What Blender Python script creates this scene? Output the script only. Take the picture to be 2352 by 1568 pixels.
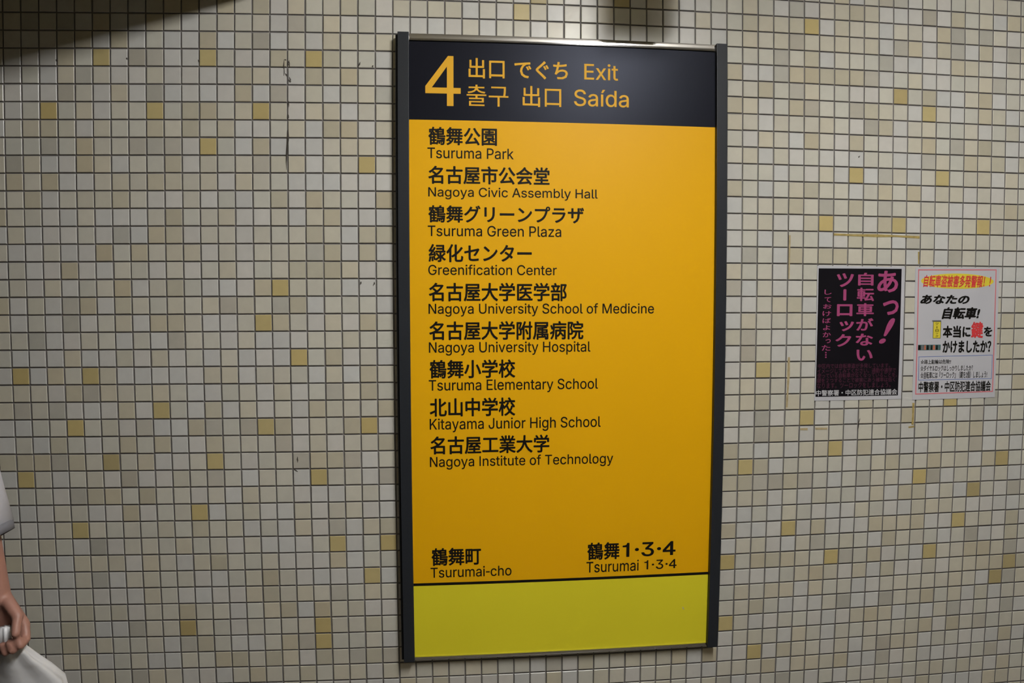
import bpy, bmesh, math, random
from mathutils import Vector, Matrix
from mathutils.geometry import delaunay_2d_cdt

C = bpy.context.scene.collection
for o in list(bpy.data.objects):
    bpy.data.objects.remove(o)

SIGN_TEXT = [('h', '4', -0.0779, 2.0556, 0.0233, 2.1995, 0.0), ('h', '出口', 0.0459, 2.137, 0.1501, 2.1958, 0.012), ('h', 'でぐち', 0.1784, 2.1391, 0.3352, 2.1925, 0.02), ('h', 'Exit', 0.3836, 2.1426, 0.4846, 2.1902, 0.006), ('h', '출구', 0.0403, 2.0567, 0.1612, 2.1186, 0.002), ('h', '出口', 0.2023, 2.0585, 0.3155, 2.1191, 0.008), ('h', 'Saída', 0.3532, 2.0642, 0.5166, 2.1144, 0.006), ('a', '鶴舞公園', -0.0696, 1.9432, 0.1279, 1.9954, 0.024), ('a', 'Tsuruma Park', -0.0722, 1.905, 0.1762, 1.9359, 0.0055), ('a', '名古屋市公会堂', -0.0699, 1.8319, 0.2811, 1.8839, 0.024), ('a', 'Nagoya Civic Assembly Hall', -0.0703, 1.788, 0.4237, 1.8229, 0.0055), ('a', '鶴舞グリーンプラザ', -0.0703, 1.7212, 0.3831, 1.771, 0.024), ('a', 'Tsuruma Green Plaza', -0.0721, 1.6818, 0.3156, 1.7129, 0.0055), ('a', '緑化センター', -0.0702, 1.6075, 0.229, 1.6598, 0.024), ('a', 'Greenification Center', -0.0713, 1.5704, 0.3026, 1.6008, 0.0055), ('a', '名古屋大学医学部', -0.0702, 1.4945, 0.3324, 1.5486, 0.024), ('a', 'Nagoya University School of Medicine', -0.0712, 1.4503, 0.5958, 1.4889, 0.0055), ('a', '名古屋大学附属病院', -0.0699, 1.3822, 0.3825, 1.4371, 0.024), ('a', 'Nagoya University Hospital', -0.071, 1.3373, 0.4038, 1.3772, 0.0055), ('a', '鶴舞小学校', -0.0697, 1.2707, 0.1805, 1.3253, 0.024), ('a', 'Tsuruma Elementary School', -0.0722, 1.2268, 0.427, 1.2668, 0.0055), ('a', '北山中学校', -0.0701, 1.1583, 0.1805, 1.2135, 0.024), ('a', 'Kitayama Junior High School', -0.0706, 1.1117, 0.4362, 1.1535, 0.0055), ('a', '名古屋工業大学', -0.0695, 1.047, 0.2818, 1.1009, 0.024), ('a', 'Nagoya Institute of Technology', -0.0711, 1.0015, 0.4754, 1.041, 0.0055), ('a', '鶴舞町', -0.07, 0.7101, 0.0776, 0.765, 0.024), ('a', 'Tsurumai-cho', -0.0731, 0.6734, 0.1686, 0.7059, 0.0055), ('a', '鶴舞', 0.3988, 0.7119, 0.4988, 0.7666, 0.024), ('a', '1·3·4', 0.5081, 0.7168, 0.6749, 0.7616, 0.012), ('a', 'Tsurumai', 0.3966, 0.6724, 0.5594, 0.7076, 0.0055), ('a', '1·3·4', 0.5771, 0.6749, 0.6792, 0.7044, 0.0055)]
BLACK_BIG = [('あ', 1.328, 1.5243, 1.4008, 1.593, 0.03), ('っ', 1.3493, 1.4531, 1.4046, 1.5004, 0.03), ('自', 1.262, 1.5458, 1.3153, 1.5861, 0.025), ('転', 1.2589, 1.4971, 1.3183, 1.5392, 0.025), ('車', 1.2584, 1.4499, 1.3188, 1.4907, 0.025), ('が', 1.2589, 1.4041, 1.3181, 1.4436, 0.03), ('な', 1.2585, 1.3567, 1.3181, 1.3949, 0.03), ('い', 1.2623, 1.3091, 1.3185, 1.3444, 0.03), ('ツ', 1.1895, 1.5407, 1.2476, 1.5839, 0.03), ('|', 1.2128, 1.4984, 1.2231, 1.5342, 0.06), ('ロ', 1.1922, 1.4499, 1.2451, 1.4873, 0.03), ('ッ', 1.2019, 1.4027, 1.2514, 1.4342, 0.03), ('ク', 1.1894, 1.354, 1.2432, 1.3936, 0.03), ('し', 1.1492, 1.5169, 1.173, 1.5323, 0.012), ('て', 1.1496, 1.4935, 1.1718, 1.509, 0.012), ('お', 1.1458, 1.4733, 1.174, 1.4872, 0.012), ('け', 1.1439, 1.4499, 1.1728, 1.4655, 0.012), ('ば', 1.1444, 1.428, 1.1724, 1.4437, 0.012), ('よ', 1.1466, 1.4062, 1.1705, 1.4218, 0.012), ('か', 1.1461, 1.3842, 1.1735, 1.4, 0.012), ('っ', 1.1561, 1.3654, 1.1733, 1.3781, 0.012), ('た', 1.1438, 1.3419, 1.1729, 1.3594, 0.012), ('・', 1.1554, 1.3333, 1.161, 1.3383, 0.0), ('・', 1.1556, 1.326, 1.1612, 1.3311, 0.0), ('・', 1.1558, 1.3188, 1.1614, 1.3239, 0.0)]
BLACK_BANG = [1.3353, 1.3625, 1.3987, 1.4436]
BLACK_SMALL = [('中区内では自転車盗が多発しています。', 1.1322, 1.2861, 1.3802, 1.3009), ('イメージしてみてください。通勤や通学で', 1.1309, 1.2699, 1.4018, 1.2859), ('使っている自転車がなくなっていることを。', 1.1314, 1.256, 1.4059, 1.2708), ('鍵を２つすることで被害にあう確率は低く', 1.1308, 1.2411, 1.3994, 1.2554), ('なります。ツーロックをしましょう。', 1.1312, 1.223, 1.3843, 1.2403)]
BLACK_FOOT = [1.1285, 1.1992, 1.408, 1.218]
WHITE_TEXT = [('r', '自転車盗被害多発警報！！', 1.489, 1.5424, 1.7337, 1.5814, 0.03), ('k', 'あなたの', 1.4801, 1.4887, 1.6569, 1.5184, 0.05), ('k', '自転車!', 1.5579, 1.4402, 1.697, 1.4788, 0.045), ('k', '本当に', 1.5635, 1.3803, 1.6646, 1.4194, 0.045), ('r', '鍵', 1.6662, 1.3785, 1.7104, 1.4321, 0.035), ('k', 'を', 1.7126, 1.3838, 1.7441, 1.4159, 0.045), ('k', 'かけましたか？', 1.5645, 1.3309, 1.7419, 1.3711, 0.045), ('k', '☆路上駐輪は危険!!', 1.4877, 1.2959, 1.597, 1.3106, 0.012), ('k', '☆ダイヤルロックはしっかりしましたか？', 1.4884, 1.2728, 1.6774, 1.2919, 0.012), ('k', '☆自転車には『ツーロック』（鍵を2個）しましょう!', 1.4892, 1.2485, 1.7308, 1.2713, 0.012), ('k', '中警察署・中区防犯連合協議会', 1.4833, 1.2045, 1.7458, 1.2398, 0.025)]
BP_PAPER = [[1.1241, 1.6065], [1.4238, 1.6058], [1.4233, 1.1843], [1.1243, 1.1845]]
BP_FIELD = [[1.1285, 1.5982], [1.4122, 1.5996], [1.4116, 1.1968], [1.1275, 1.1969]]
WP_PAPER = [[1.4607, 1.6056], [1.7627, 1.6075], [1.7631, 1.1836], [1.4634, 1.1809]]
WP_FRAME = [[1.4701, 1.5987], [1.7526, 1.6018], [1.7552, 1.2017], [1.4728, 1.198]]
WP_BLUE = [[1.4802, 1.3203], [1.7485, 1.3237], [1.7484, 1.2449], [1.4817, 1.2437]]
WP_OVAL = [1.481, 1.5376, 1.743, 1.5867]
WP_STRIP = [1.4771, 1.3405, 1.5581, 1.3582]
WP_SCROLL = [1.529, 1.3792, 1.5559, 1.4329]
WP_ROLL = [1.5246, 1.4316, 1.5566, 1.4368]
WP_SCROLL_TEXT = [('ツ', 1.5363, 1.422, 1.5473, 1.4291), ('|', 1.541, 1.4108, 1.543, 1.4178), ('ロ', 1.537, 1.4002, 1.548, 1.4073), ('ッ', 1.5385, 1.3915, 1.5472, 1.397), ('ク', 1.5377, 1.3822, 1.5476, 1.3889)]
RESIDUE = [('y', [[1.1779, 1.7042], [1.2441, 1.7027], [1.3185, 1.7027], [1.3938, 1.7027], [1.4732, 1.7]], 0.0055), ('y', [[1.4712, 1.6545], [1.4721, 1.6158]], 0.004), ('y', [[1.4684, 1.171], [1.4684, 1.1357], [1.4683, 1.1003]], 0.0055), ('y', [[1.4547, 1.0922], [1.4748, 1.0945]], 0.005), ('p', [[1.0359, 1.3225], [1.0358, 1.2682], [1.0344, 1.2137], [1.0328, 1.1658]], 0.005), ('p', [[1.0799, 1.096], [1.1048, 1.0954]], 0.004), ('p', [[1.1313, 1.0962], [1.1712, 1.0952]], 0.004), ('p', [[1.0318, 1.6991], [1.031, 1.5652]], 0.003)]
SCUFF = [[[-1.1243, 2.1849], [-1.1232, 2.1788]], [[-0.926, 2.1906], [-0.9249, 2.1844]], [[-0.7236, 2.1855], [-0.7224, 2.178]], [[-0.4786, 2.149], [-0.4725, 2.1391]], [[-0.4712, 2.184], [-0.465, 2.1666]], [[-0.4675, 2.1391], [-0.4626, 2.1242]], [[-0.4823, 2.1877], [-0.4749, 2.1865]], [[-0.4823, 2.1877], [-0.4823, 2.1689], [-0.4824, 2.1415]], [[-0.4675, 2.1866], [-0.4663, 2.1716]], [[-0.47, 2.1316], [-0.4651, 2.1217]], [[-0.4689, 2.0693], [-0.469, 2.0519]], [[-0.4703, 2.0319], [-0.4691, 2.0157]], [[-0.4705, 1.9883], [-0.4707, 1.9472]], [[-0.473, 1.9846], [-0.4773, 1.8725]], [[-0.2657, 2.1845], [-0.2694, 2.1706]], [[-0.2284, 2.1751], [-0.2309, 2.1688]], [[-0.2652, 1.553], [-0.269, 1.5429]], [[-0.2276, 1.5517], [-0.2303, 1.5391]], [[-0.4586, 1.0428], [-0.4591, 1.0247]], [[-0.4697, 1.0054], [-0.4585, 0.9974]], [[-0.4723, 1.2647], [-0.4712, 1.2583]], [[1.263, 1.9497], [1.2586, 1.9442]], [[1.2822, 1.1259], [1.2774, 1.0911]]]
TILE_YELLOW = [(0, 20), (0, 26), (2, 5), (3, 23), (3, 29), (4, 20), (5, 2), (8, 5), (8, 22), (10, 28), (11, 2), (11, 7), (11, 25), (14, 5), (14, 17), (14, 23), (15, 15), (16, 19), (17, 2), (17, 26), (17, 35), (17, 36), (18, 30), (20, 8), (20, 23), (20, 32), (21, 30), (29, -1), (35, -2), (42, 32), (42, 36), (43, 26), (44, 20), (44, 38), (46, 30), (47, -1), (47, 23), (48, 11), (49, 25), (49, 32), (50, 8), (53, 11), (55, 4), (55, 27), (56, 8), (56, 32), (57, 22), (58, 30), (59, 11)]
TILE_OCHRE = [(5, 25), (9, 35), (17, 26), (24, 24), (29, -1), (30, -2), (53, 3), (59, 28), (61, 26), (61, 34), (62, 33)]
TILE_BEIGE = [(2, 9), (4, 7), (4, 8), (5, 13), (6, 1), (6, 15), (6, 28), (7, 27), (9, 11), (9, 34), (10, -1), (11, 31), (14, 32), (17, 3), (17, 34), (18, 6), (18, 13), (18, 14), (19, 3), (19, 6), (20, 13), (20, 17), (20, 21), (21, 10), (46, 13), (47, 2), (47, 6), (49, 2), (55, 3), (55, 6), (59, 3), (59, 6)]
TILE_OLIVE = [(0, 8), (1, 18), (2, 25), (3, 4), (3, 17), (4, 30), (6, 26), (6, 35), (7, 2), (8, 4), (11, 2), (14, 1), (43, 19), (44, 23), (44, 24), (45, 27), (46, 0), (47, 4), (49, 21), (50, 4), (50, 35), (51, 5), (52, 1), (53, 0), (53, 35), (55, -2), (56, 27), (57, -1), (57, 13), (59, -1), (59, 31), (60, 22), (61, 0), (62, 32), (62, 36)]
SINGLE_TILES = [(0, 0),(0, 1),(0, 2),(0, 3),(0, 4),(0, 5),(0, 6),(0, 7),(0, 8),(0, 9),(0, 10),(0, 11),(0, 12),(0, 13),(0, 14),(0, 15),(0, 16),(1, 0),(1, 1),(1, 2),(1, 3),(1, 4),(1, 5),(1, 6),(1, 7),(1, 8),(1, 9),(1, 10),(1, 11),(1, 12),(1, 13),(1, 14),(1, 15),(1, 16),(2, 0),(2, 1),(2, 2),(2, 3),(2, 4),(2, 5),(2, 6),(2, 7),(2, 8),(2, 9),(2, 10),(2, 11),(2, 12),(2, 13),(2, 14),(2, 15),(2, 16),(3, 0),(3, 1),(3, 2),(3, 3),(3, 4),(3, 5),(3, 6),(3, 7),(3, 8),(3, 9),(3, 10),(3, 11),(3, 12),(3, 13),(3, 14),(3, 15),(3, 16),(4, 0),(4, 1),(4, 2),(4, 3),(4, 4),(4, 5),(4, 6),(4, 7),(4, 8),(4, 9),(4, 10),(4, 11),(4, 12),(4, 13),(4, 14),(4, 15),(4, 16),(5, 0),(5, 1),(5, 2),(5, 3),(5, 4),(5, 5),(5, 6),(5, 7),(5, 8),(5, 9),(5, 10),(5, 11),(5, 12),(5, 13),(5, 14),(5, 15),(5, 16),(6, 0),(6, 1),(6, 2),(6, 3),(6, 4),(6, 5),(6, 6),(6, 7),(6, 8),(6, 9),(6, 10),(6, 11),(6, 12),(6, 13),(6, 14),(6, 15),(6, 16),(7, 0),(7, 1),(7, 2),(7, 3),(7, 4),(7, 5),(7, 6),(7, 7),(7, 8),(7, 9),(7, 10),(7, 11),(7, 12),(7, 13),(7, 14),(7, 15),(7, 16),(8, 0),(8, 1),(8, 2),(8, 3),(8, 4),(8, 5),(8, 6),(8, 7),(8, 8),(8, 9),(8, 10),(8, 11),(8, 12),(8, 13),(8, 14),(8, 15),(8, 16),(9, 0),(9, 1),(9, 2),(9, 3),(9, 4),(9, 5),(9, 6),(9, 7),(9, 8),(9, 9),(9, 10),(9, 11),(9, 12),(9, 13),(9, 14),(9, 15),(10, 0),(10, 1),(10, 2),(10, 3),(10, 4),(10, 5),(10, 6),(10, 7),(10, 8),(10, 9),(10, 10),(10, 11),(10, 12),(10, 13),(10, 14),(10, 15),(11, 0),(11, 1),(11, 2),(11, 3),(11, 4),(11, 5),(11, 6),(11, 7),(11, 8),(11, 9),(11, 10),(11, 11),(11, 12),(11, 13),(11, 14),(11, 15),(12, 0),(12, 1),(12, 2),(12, 3),(12, 4),(12, 5),(12, 6),(12, 7),(12, 8),(12, 9),(12, 10),(12, 11),(12, 12),(12, 13),(12, 14),(12, 15),(13, 0),(13, 1),(13, 2),(13, 3),(13, 4),(13, 5),(13, 6),(13, 7),(13, 8),(13, 9),(13, 10),(13, 11),(13, 12),(13, 13),(13, 14),(13, 15),(14, 0),(14, 1),(14, 2),(14, 3),(14, 4),(14, 5),(14, 6),(14, 7),(14, 8),(14, 9),(14, 10),(14, 11),(14, 12),(14, 13),(14, 14),(15, 0),(15, 1),(15, 2),(15, 3),(15, 4),(15, 5),(15, 6),(15, 7),(15, 8),(15, 9),(15, 10),(15, 11),(15, 12),(15, 13),(15, 14),(16, 0),(16, 1),(16, 2),(16, 3),(16, 4),(16, 5),(16, 6),(16, 7),(16, 8),(16, 9),(16, 10),(16, 11),(16, 12),(16, 13),(17, 0),(17, 1),(17, 2),(17, 3),(17, 4),(17, 5),(17, 6),(17, 7),(17, 8),(17, 9),(17, 10),(17, 11),(17, 12),(18, 2),(18, 3),(18, 4),(18, 5),(18, 6),(18, 7),(18, 8),(18, 9),(18, 10),(19, 7)]
CAM_LOC = [0.0, -1.9859164216205167, 1.4848945178716577]
CAM_ROT = [[0.99624247, 0.00571555, -0.08641922], [-0.08660217, 0.05414934, -0.99477028], [-0.00100611, 0.99851649, 0.05444085]]
CAM_POLY = [0.042104154983570716, -1.8653780101639132e-06, -2.075208500839927e-05, 2.8947568879936135e-07]
INTER = {
 ' ': (188,[]),
 '-': (255,[[228,244,228,188,28,188,28,244]]),
 '1': (400,[[203,368,92,368,92,416,146,422,182,435,208,460,220,509,268,509,268,0,203,0]]),
 '3': (453,[[218,-7,188,-5,159,1,133,10,108,22,88,38,70,57,57,79,48,104,44,132,109,132,112,115,118,100,126,87,137,76,150,66,165,59,182,54,200,51,219,50,239,51,258,55,275,61,291,69,304,80,315,93,323,108,328,125,329,145,328,163,323,180,316,196,306,211,292,223,275,234,254,241,229,246,201,248,157,248,157,299,288,448,288,452,70,452,70,509,372,509,372,461,211,278,211,289,247,290,279,286,308,276,333,262,354,244,371,222,383,198,391,173,393,145,390,116,383,90,370,66,354,45,333,27,309,12,281,2,251,-5]]),
 '4': (420,[[241,126,22,126,22,199,252,509,308,509,308,185,381,185,381,126,308,126,308,0,241,0],[88,186,241,186,241,401]]),
 'A': (480,[[16,0,201,509,276,509,463,0,395,0,287,302,272,346,232,478,245,478,233,437,222,402,213,371,204,345,191,302,85,0],[110,142,110,199,370,199,370,142]]),
 'C': (510,[[267,-7,225,-3,186,7,150,25,119,49,92,79,70,115,53,157,44,203,40,254,44,305,53,352,70,393,92,429,119,459,150,484,186,501,225,512,267,516,293,514,317,511,340,504,362,496,383,485,402,471,419,456,435,438,448,418,459,397,467,373,473,348,408,348,404,365,397,380,389,395,380,407,369,418,357,428,344,437,330,444,315,449,300,453,284,455,267,456,237,453,209,445,184,432,161,414,141,391,125,364,113,332,106,295,103,254,106,213,113,177,125,145,141,117,161,94,184,76,210,63,237,56,267,53,284,54,300,56,315,60,330,65,344,72,369,90,380,102,389,114,397,128,404,144,408,160,473,160,467,135,459,112,448,91,435,71,420,53,402,38,383,24,363,13,341,5,317,-2,293,-6]]),
 'E': (419,[[60,0,60,509,372,509,372,452,125,452,125,286,355,286,355,229,125,229,125,57,375,57,375,0]]),
 'G': (520,[[269,-7,225,-3,185,7,149,25,118,49,91,79,69,116,53,157,43,203,40,254,43,305,53,352,69,393,91,429,117,459,149,484,184,501,223,512,265,516,291,514,316,510,340,504,363,494,384,483,403,469,421,453,436,436,449,416,460,395,468,373,474,349,408,349,402,365,395,379,387,393,378,406,368,417,356,427,344,436,330,443,300,453,283,455,265,456,236,453,209,445,183,432,160,414,141,392,125,364,113,332,106,295,103,254,106,213,113,177,125,145,141,117,161,95,184,76,210,63,238,56,269,53,296,55,322,61,345,71,365,85,382,102,396,123,407,147,413,173,415,202,434,199,283,199,283,256,478,256,478,200,475,160,466,124,451,91,431,62,406,38,377,19,344,5,308,-4]]),
 'H': (517,[[60,0,60,509,125,509,125,289,392,289,392,509,457,509,457,0,392,0,392,232,125,232,125,0]]),
 'I': (190,[[64,0,64,509,126,509,126,0]]),
 'J': (396,[[185,-7,143,-2,106,11,75,33,52,63,38,100,33,145,33,173,98,173,98,145,100,117,108,93,122,74,139,61,160,53,185,50,209,53,230,61,248,74,261,93,269,117,272,145,272,509,336,509,336,145,332,100,318,63,294,33,263,11,227,-2]]),
 'K': (467,[[104,145,104,216,128,246,139,261,151,275,162,289,174,303,187,317,199,331,212,344,364,509,448,509,231,276,228,276],[60,0,60,509,125,509,125,334,124,225,125,193,125,0],[372,0,188,259,228,309,449,0]]),
 'M': (628,[[60,0,60,509,152,509,284,170,319,60,322,49,307,49,311,59,314,71,476,509,568,509,568,0,504,0,504,327,505,340,505,383,506,398,506,428,507,443,507,457,513,457,498,409,456,291,342,0,286,0,170,291,134,392,112,457,119,457,119,444,120,430,120,401,121,386,121,342,122,328,122,0]]),
 'N': (523,[[60,0,60,509,136,509,349,174,355,163,363,151,379,122,388,107,396,90,414,55,405,54,403,72,399,142,399,509,463,509,463,0,387,0,186,317,168,346,159,363,108,452,119,454,124,345,124,328,125,313,125,0]]),
 'P': (445,[[60,0,60,509,235,509,272,506,305,499,332,487,356,471,375,452,390,430,400,404,407,377,409,348,407,318,400,291,390,265,375,243,356,223,332,207,305,195,272,188,235,186,125,186,125,0],[125,242,233,242,257,244,279,248,297,256,312,266,324,279,333,294,339,310,343,328,344,348,343,367,339,385,333,402,324,416,312,428,297,439,279,446,257,451,232,452,125,452]]),
 'S': (447,[[224,-9,188,-7,156,-1,128,9,102,23,81,40,64,60,51,83,42,109,38,137,104,137,108,118,114,102,123,88,136,76,150,66,166,59,185,53,204,50,224,49,246,50,267,54,286,60,303,69,317,79,329,92,338,106,344,122,346,139,344,154,340,168,332,179,322,189,310,197,296,205,263,217,184,239,145,253,112,269,86,289,67,313,56,341,52,372,54,400,62,425,75,448,92,468,113,484,138,498,165,508,195,514,227,516,259,514,289,508,316,498,340,484,360,468,377,449,390,427,398,403,401,378,337,378,332,402,320,421,302,437,280,449,254,456,225,459,204,457,185,454,167,448,152,440,139,430,129,418,121,405,117,391,115,376,117,359,122,345,131,334,142,324,155,315,169,308,198,297,312,264,344,248,359,238,372,226,384,213,395,198,402,180,407,161,408,139,406,112,399,87,386,64,370,43,349,25,323,11,294,0,261,-7]]),
 'T': (449,[[32,452,32,509,417,509,417,452,257,452,257,0,193,0,193,452]]),
 'U': (517,[[259,-8,220,-6,186,2,154,15,126,33,103,55,85,80,71,108,63,140,60,173,60,509,124,509,124,178,126,155,132,133,141,113,153,95,169,80,187,68,208,59,232,53,259,52,285,53,309,59,331,68,349,80,364,95,377,113,385,133,391,155,393,178,393,509,457,509,457,173,454,140,446,108,433,80,414,55,391,33,363,15,332,2,297,-6]]),
 'a': (389,[[160,-9,137,-7,115,-3,94,5,76,15,60,29,48,45,38,63,32,84,30,108,32,128,36,146,43,161,53,174,64,184,78,193,92,200,108,206,125,211,178,220,257,231,265,235,271,240,274,246,276,255,275,272,272,285,267,297,260,307,251,315,240,322,227,327,212,330,196,331,178,330,163,327,149,322,137,316,127,309,118,301,110,292,104,283,100,274,41,291,51,313,64,331,79,346,95,358,114,368,133,375,153,380,173,383,194,384,208,384,223,382,239,379,255,375,271,369,286,360,300,350,312,336,322,320,330,301,335,278,337,251,337,0,277,0,277,52,272,52,267,43,260,34,252,25,242,16,229,8,215,1,199,-4,181,-7],[170,45,192,47,211,51,228,59,242,68,254,80,263,93,270,108,274,122,276,138,276,190,267,184,221,174,210,173,200,171,161,166,147,163,134,159,122,153,112,147,103,139,97,130,93,118,92,105,93,93,96,82,102,72,109,64,119,57,130,52,142,48,156,46]]),
 'b': (424,[[229,-8,208,-7,189,-3,172,4,159,12,147,21,138,31,123,50,118,59,112,59,112,0,53,0,53,509,114,509,114,319,118,319,123,327,137,346,158,364,171,373,188,379,207,383,229,384,259,382,287,374,313,361,335,342,354,320,370,293,381,261,388,227,390,189,388,151,381,116,370,84,355,57,336,34,313,16,288,3,260,-6],[220,47,242,49,262,55,279,66,294,80,306,97,316,117,323,139,327,163,328,189,327,215,323,239,316,261,307,281,295,298,280,311,262,322,243,328,220,330,198,328,178,322,161,312,147,299,134,282,125,263,118,241,114,216,113,189,114,162,118,138,125,115,135,95,147,78,162,65,179,55,198,49]]),
 'c': (396,[[207,-8,174,-5,144,3,117,16,93,35,72,58,56,85,44,116,37,150,34,187,37,225,44,260,56,291,72,318,93,341,117,360,144,374,174,382,207,384,226,384,243,381,260,377,276,371,291,364,305,356,318,346,330,335,340,322,349,308,356,293,362,277,303,262,300,272,290,289,278,304,270,311,252,321,242,325,231,328,207,330,184,328,163,321,145,310,130,296,118,278,108,258,102,236,98,212,96,187,98,163,102,139,108,117,118,97,130,80,145,66,163,55,184,49,207,46,220,47,232,49,253,55,262,60,271,66,279,73,292,89,297,98,301,107,304,117,363,102,357,86,350,70,341,56,331,43,306,21,292,12,277,5,261,-1,244,-5,226,-7]]),
 'd': (424,[[195,-8,165,-6,137,3,111,16,89,34,70,57,55,84,43,116,36,151,34,189,36,227,43,261,55,293,70,320,89,342,112,361,137,374,165,382,196,384,218,383,237,379,253,373,267,364,278,355,287,346,295,336,306,319,311,319,311,509,372,509,372,0,313,0,313,59,307,59,295,41,287,31,277,21,266,12,252,4,236,-3,217,-7],[205,47,226,49,246,55,263,65,278,78,290,95,299,115,306,138,310,162,312,189,310,216,306,241,300,263,290,282,278,299,263,312,246,322,227,328,205,330,182,328,162,322,145,311,130,298,118,281,108,261,102,239,98,215,96,189,98,163,102,139,109,117,118,97,130,80,145,66,162,55,182,49]]),
 'e': (404,[[212,-8,177,-5,145,3,117,16,92,35,72,58,56,85,44,116,37,150,34,187,36,224,44,258,55,290,71,317,91,340,115,359,142,373,172,382,205,384,226,383,246,380,266,374,285,366,303,355,319,341,334,324,347,305,357,282,365,256,370,227,371,194,371,169,75,169,75,221,338,221,310,202,308,226,304,248,298,269,288,286,277,301,263,314,246,323,227,328,205,330,183,328,164,323,146,313,131,301,119,286,109,270,102,251,97,231,96,211,96,178,98,151,102,127,110,106,121,88,135,73,151,61,169,53,190,48,212,46,227,47,241,49,254,53,265,58,276,65,285,73,294,82,306,105,365,91,358,72,348,55,335,39,320,26,302,14,283,4,261,-3,237,-7]]),
 'f': (254,[[228,379,228,327,6,327,6,379],[81,0,81,432,82,452,87,470,96,486,107,499,120,510,135,519,152,525,169,529,187,530,201,530,212,529,243,521,227,468,224,470,202,474,195,474,178,472,164,468,154,460,147,449,143,435,142,419,142,0]]),
 'g': (425,[[207,-151,180,-149,156,-146,134,-140,114,-132,97,-122,82,-110,70,-97,59,-84,51,-69,101,-41,107,-49,122,-66,131,-74,142,-82,154,-88,169,-93,187,-96,207,-97,236,-95,261,-87,282,-75,298,-58,308,-34,311,-6,311,68,306,68,301,60,287,41,266,23,252,16,236,10,217,6,195,5,165,7,138,14,113,27,90,43,71,65,55,90,43,120,36,154,34,191,36,229,43,263,55,293,71,320,90,342,112,361,138,374,166,382,196,384,218,383,237,379,253,373,267,365,279,356,288,346,296,336,308,319,313,319,313,379,372,379,372,-9,370,-40,363,-67,350,-90,334,-109,314,-124,291,-136,265,-144,237,-149],[205,59,227,61,246,66,264,75,278,87,290,103,300,121,307,142,311,166,312,193,311,219,307,242,300,264,291,283,279,299,264,312,247,322,227,328,205,330,182,328,163,322,145,312,130,298,118,282,109,262,102,241,98,218,96,193,98,167,102,144,109,123,118,104,131,88,145,76,163,66,183,61]]),
 'h': (410,[[114,227,114,0,53,0,53,509,114,509,114,287,102,287,116,319,132,344,152,362,175,374,200,382,227,384,252,383,275,377,295,369,313,356,328,340,341,321,350,298,355,271,357,240,357,0,296,0,296,235,293,263,286,286,273,304,256,318,235,326,210,329,192,328,176,324,161,317,147,308,136,297,126,283,119,266,115,248]]),
 'i': (167,[[53,0,53,379,114,379,114,0],[84,443,73,444,63,448,54,455,47,463,43,472,41,483,43,494,47,504,54,512,63,518,73,522,84,524,95,522,105,518,114,512,121,504,125,494,126,483,125,472,121,463,114,455,105,448,95,444]]),
 'k': (381,[[110,137,110,212,121,212,284,379,360,379,184,199,177,199],[53,0,53,509,114,509,114,0],[294,0,148,186,191,229,372,0]]),
 'l': (189,[[139,-2,112,0,91,8,74,20,62,37,55,59,53,84,53,509,114,509,114,83,117,71,120,62,126,57,135,53,146,52,157,52,160,53,164,53,167,54,170,54,181,3,175,1,154,-2]]),
 'm': (610,[[53,0,53,379,112,379,112,295,108,295,114,314,122,331,132,346,144,358,158,368,172,376,187,382,203,385,219,386,245,383,268,375,287,361,303,342,314,320,321,295,312,295,318,312,326,329,337,343,350,356,364,366,381,375,398,381,417,385,437,386,458,385,478,380,497,372,514,361,529,346,541,328,550,307,555,283,557,255,557,0,496,0,496,254,493,279,485,298,473,313,456,323,438,329,419,330,402,329,387,326,374,320,363,312,353,302,345,290,340,277,336,263,335,247,335,0,274,0,274,260,272,280,265,297,253,311,238,322,220,328,199,330,185,329,171,326,158,320,145,312,135,302,126,289,119,274,115,257,114,238,114,0]]),
 'n': (410,[[114,227,114,0,53,0,53,379,112,379,112,287,102,287,116,319,132,344,152,362,175,374,200,382,227,384,252,383,275,377,295,369,313,356,328,340,341,321,350,298,355,271,357,240,357,0,296,0,296,235,293,263,286,286,273,304,256,318,235,326,210,329,192,328,176,324,161,317,147,308,136,297,126,283,119,266,115,248]]),
 'o': (415,[[207,-8,174,-5,144,3,117,16,93,35,72,58,56,85,44,116,37,150,34,187,37,225,44,260,56,291,72,318,93,341,117,360,144,374,174,382,207,384,241,382,271,374,299,360,323,341,343,318,359,291,371,260,379,225,381,187,379,150,371,116,359,85,343,58,323,35,299,16,271,3,241,-5],[207,46,231,49,252,55,270,66,285,80,298,97,307,117,314,139,318,163,319,187,318,212,314,236,307,258,298,278,285,296,270,310,252,321,231,328,207,330,184,328,163,321,145,310,130,296,118,278,108,258,102,236,98,212,96,187,98,163,102,139,108,117,118,97,130,80,145,66,163,55,184,49]]),
 'p': (424,[[53,-143,53,379,112,379,112,319,118,319,123,327,137,346,158,364,171,373,188,379,207,383,229,384,259,382,287,374,313,361,335,342,354,320,370,293,381,261,388,227,390,189,388,151,381,116,370,84,355,57,336,34,313,16,288,3,260,-6,229,-8,208,-7,189,-3,173,4,159,12,147,21,138,31,130,41,118,59,114,59,114,-143],[220,47,242,49,262,55,279,66,294,80,306,97,316,117,323,139,327,163,328,189,327,215,323,239,316,261,307,281,295,298,280,311,262,322,243,328,220,330,198,328,178,322,161,312,147,299,134,282,125,263,118,241,114,216,113,189,114,162,118,138,125,115,135,95,147,78,162,65,179,55,198,49]]),
 'r': (259,[[53,0,53,379,112,379,112,321,115,321,124,339,137,354,152,367,171,377,191,383,213,385,223,385,229,384,243,384,243,322,241,323,236,324,230,324,215,326,207,326,190,324,174,321,159,315,146,306,135,296,126,284,119,269,115,254,114,237,114,0]]),
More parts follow.
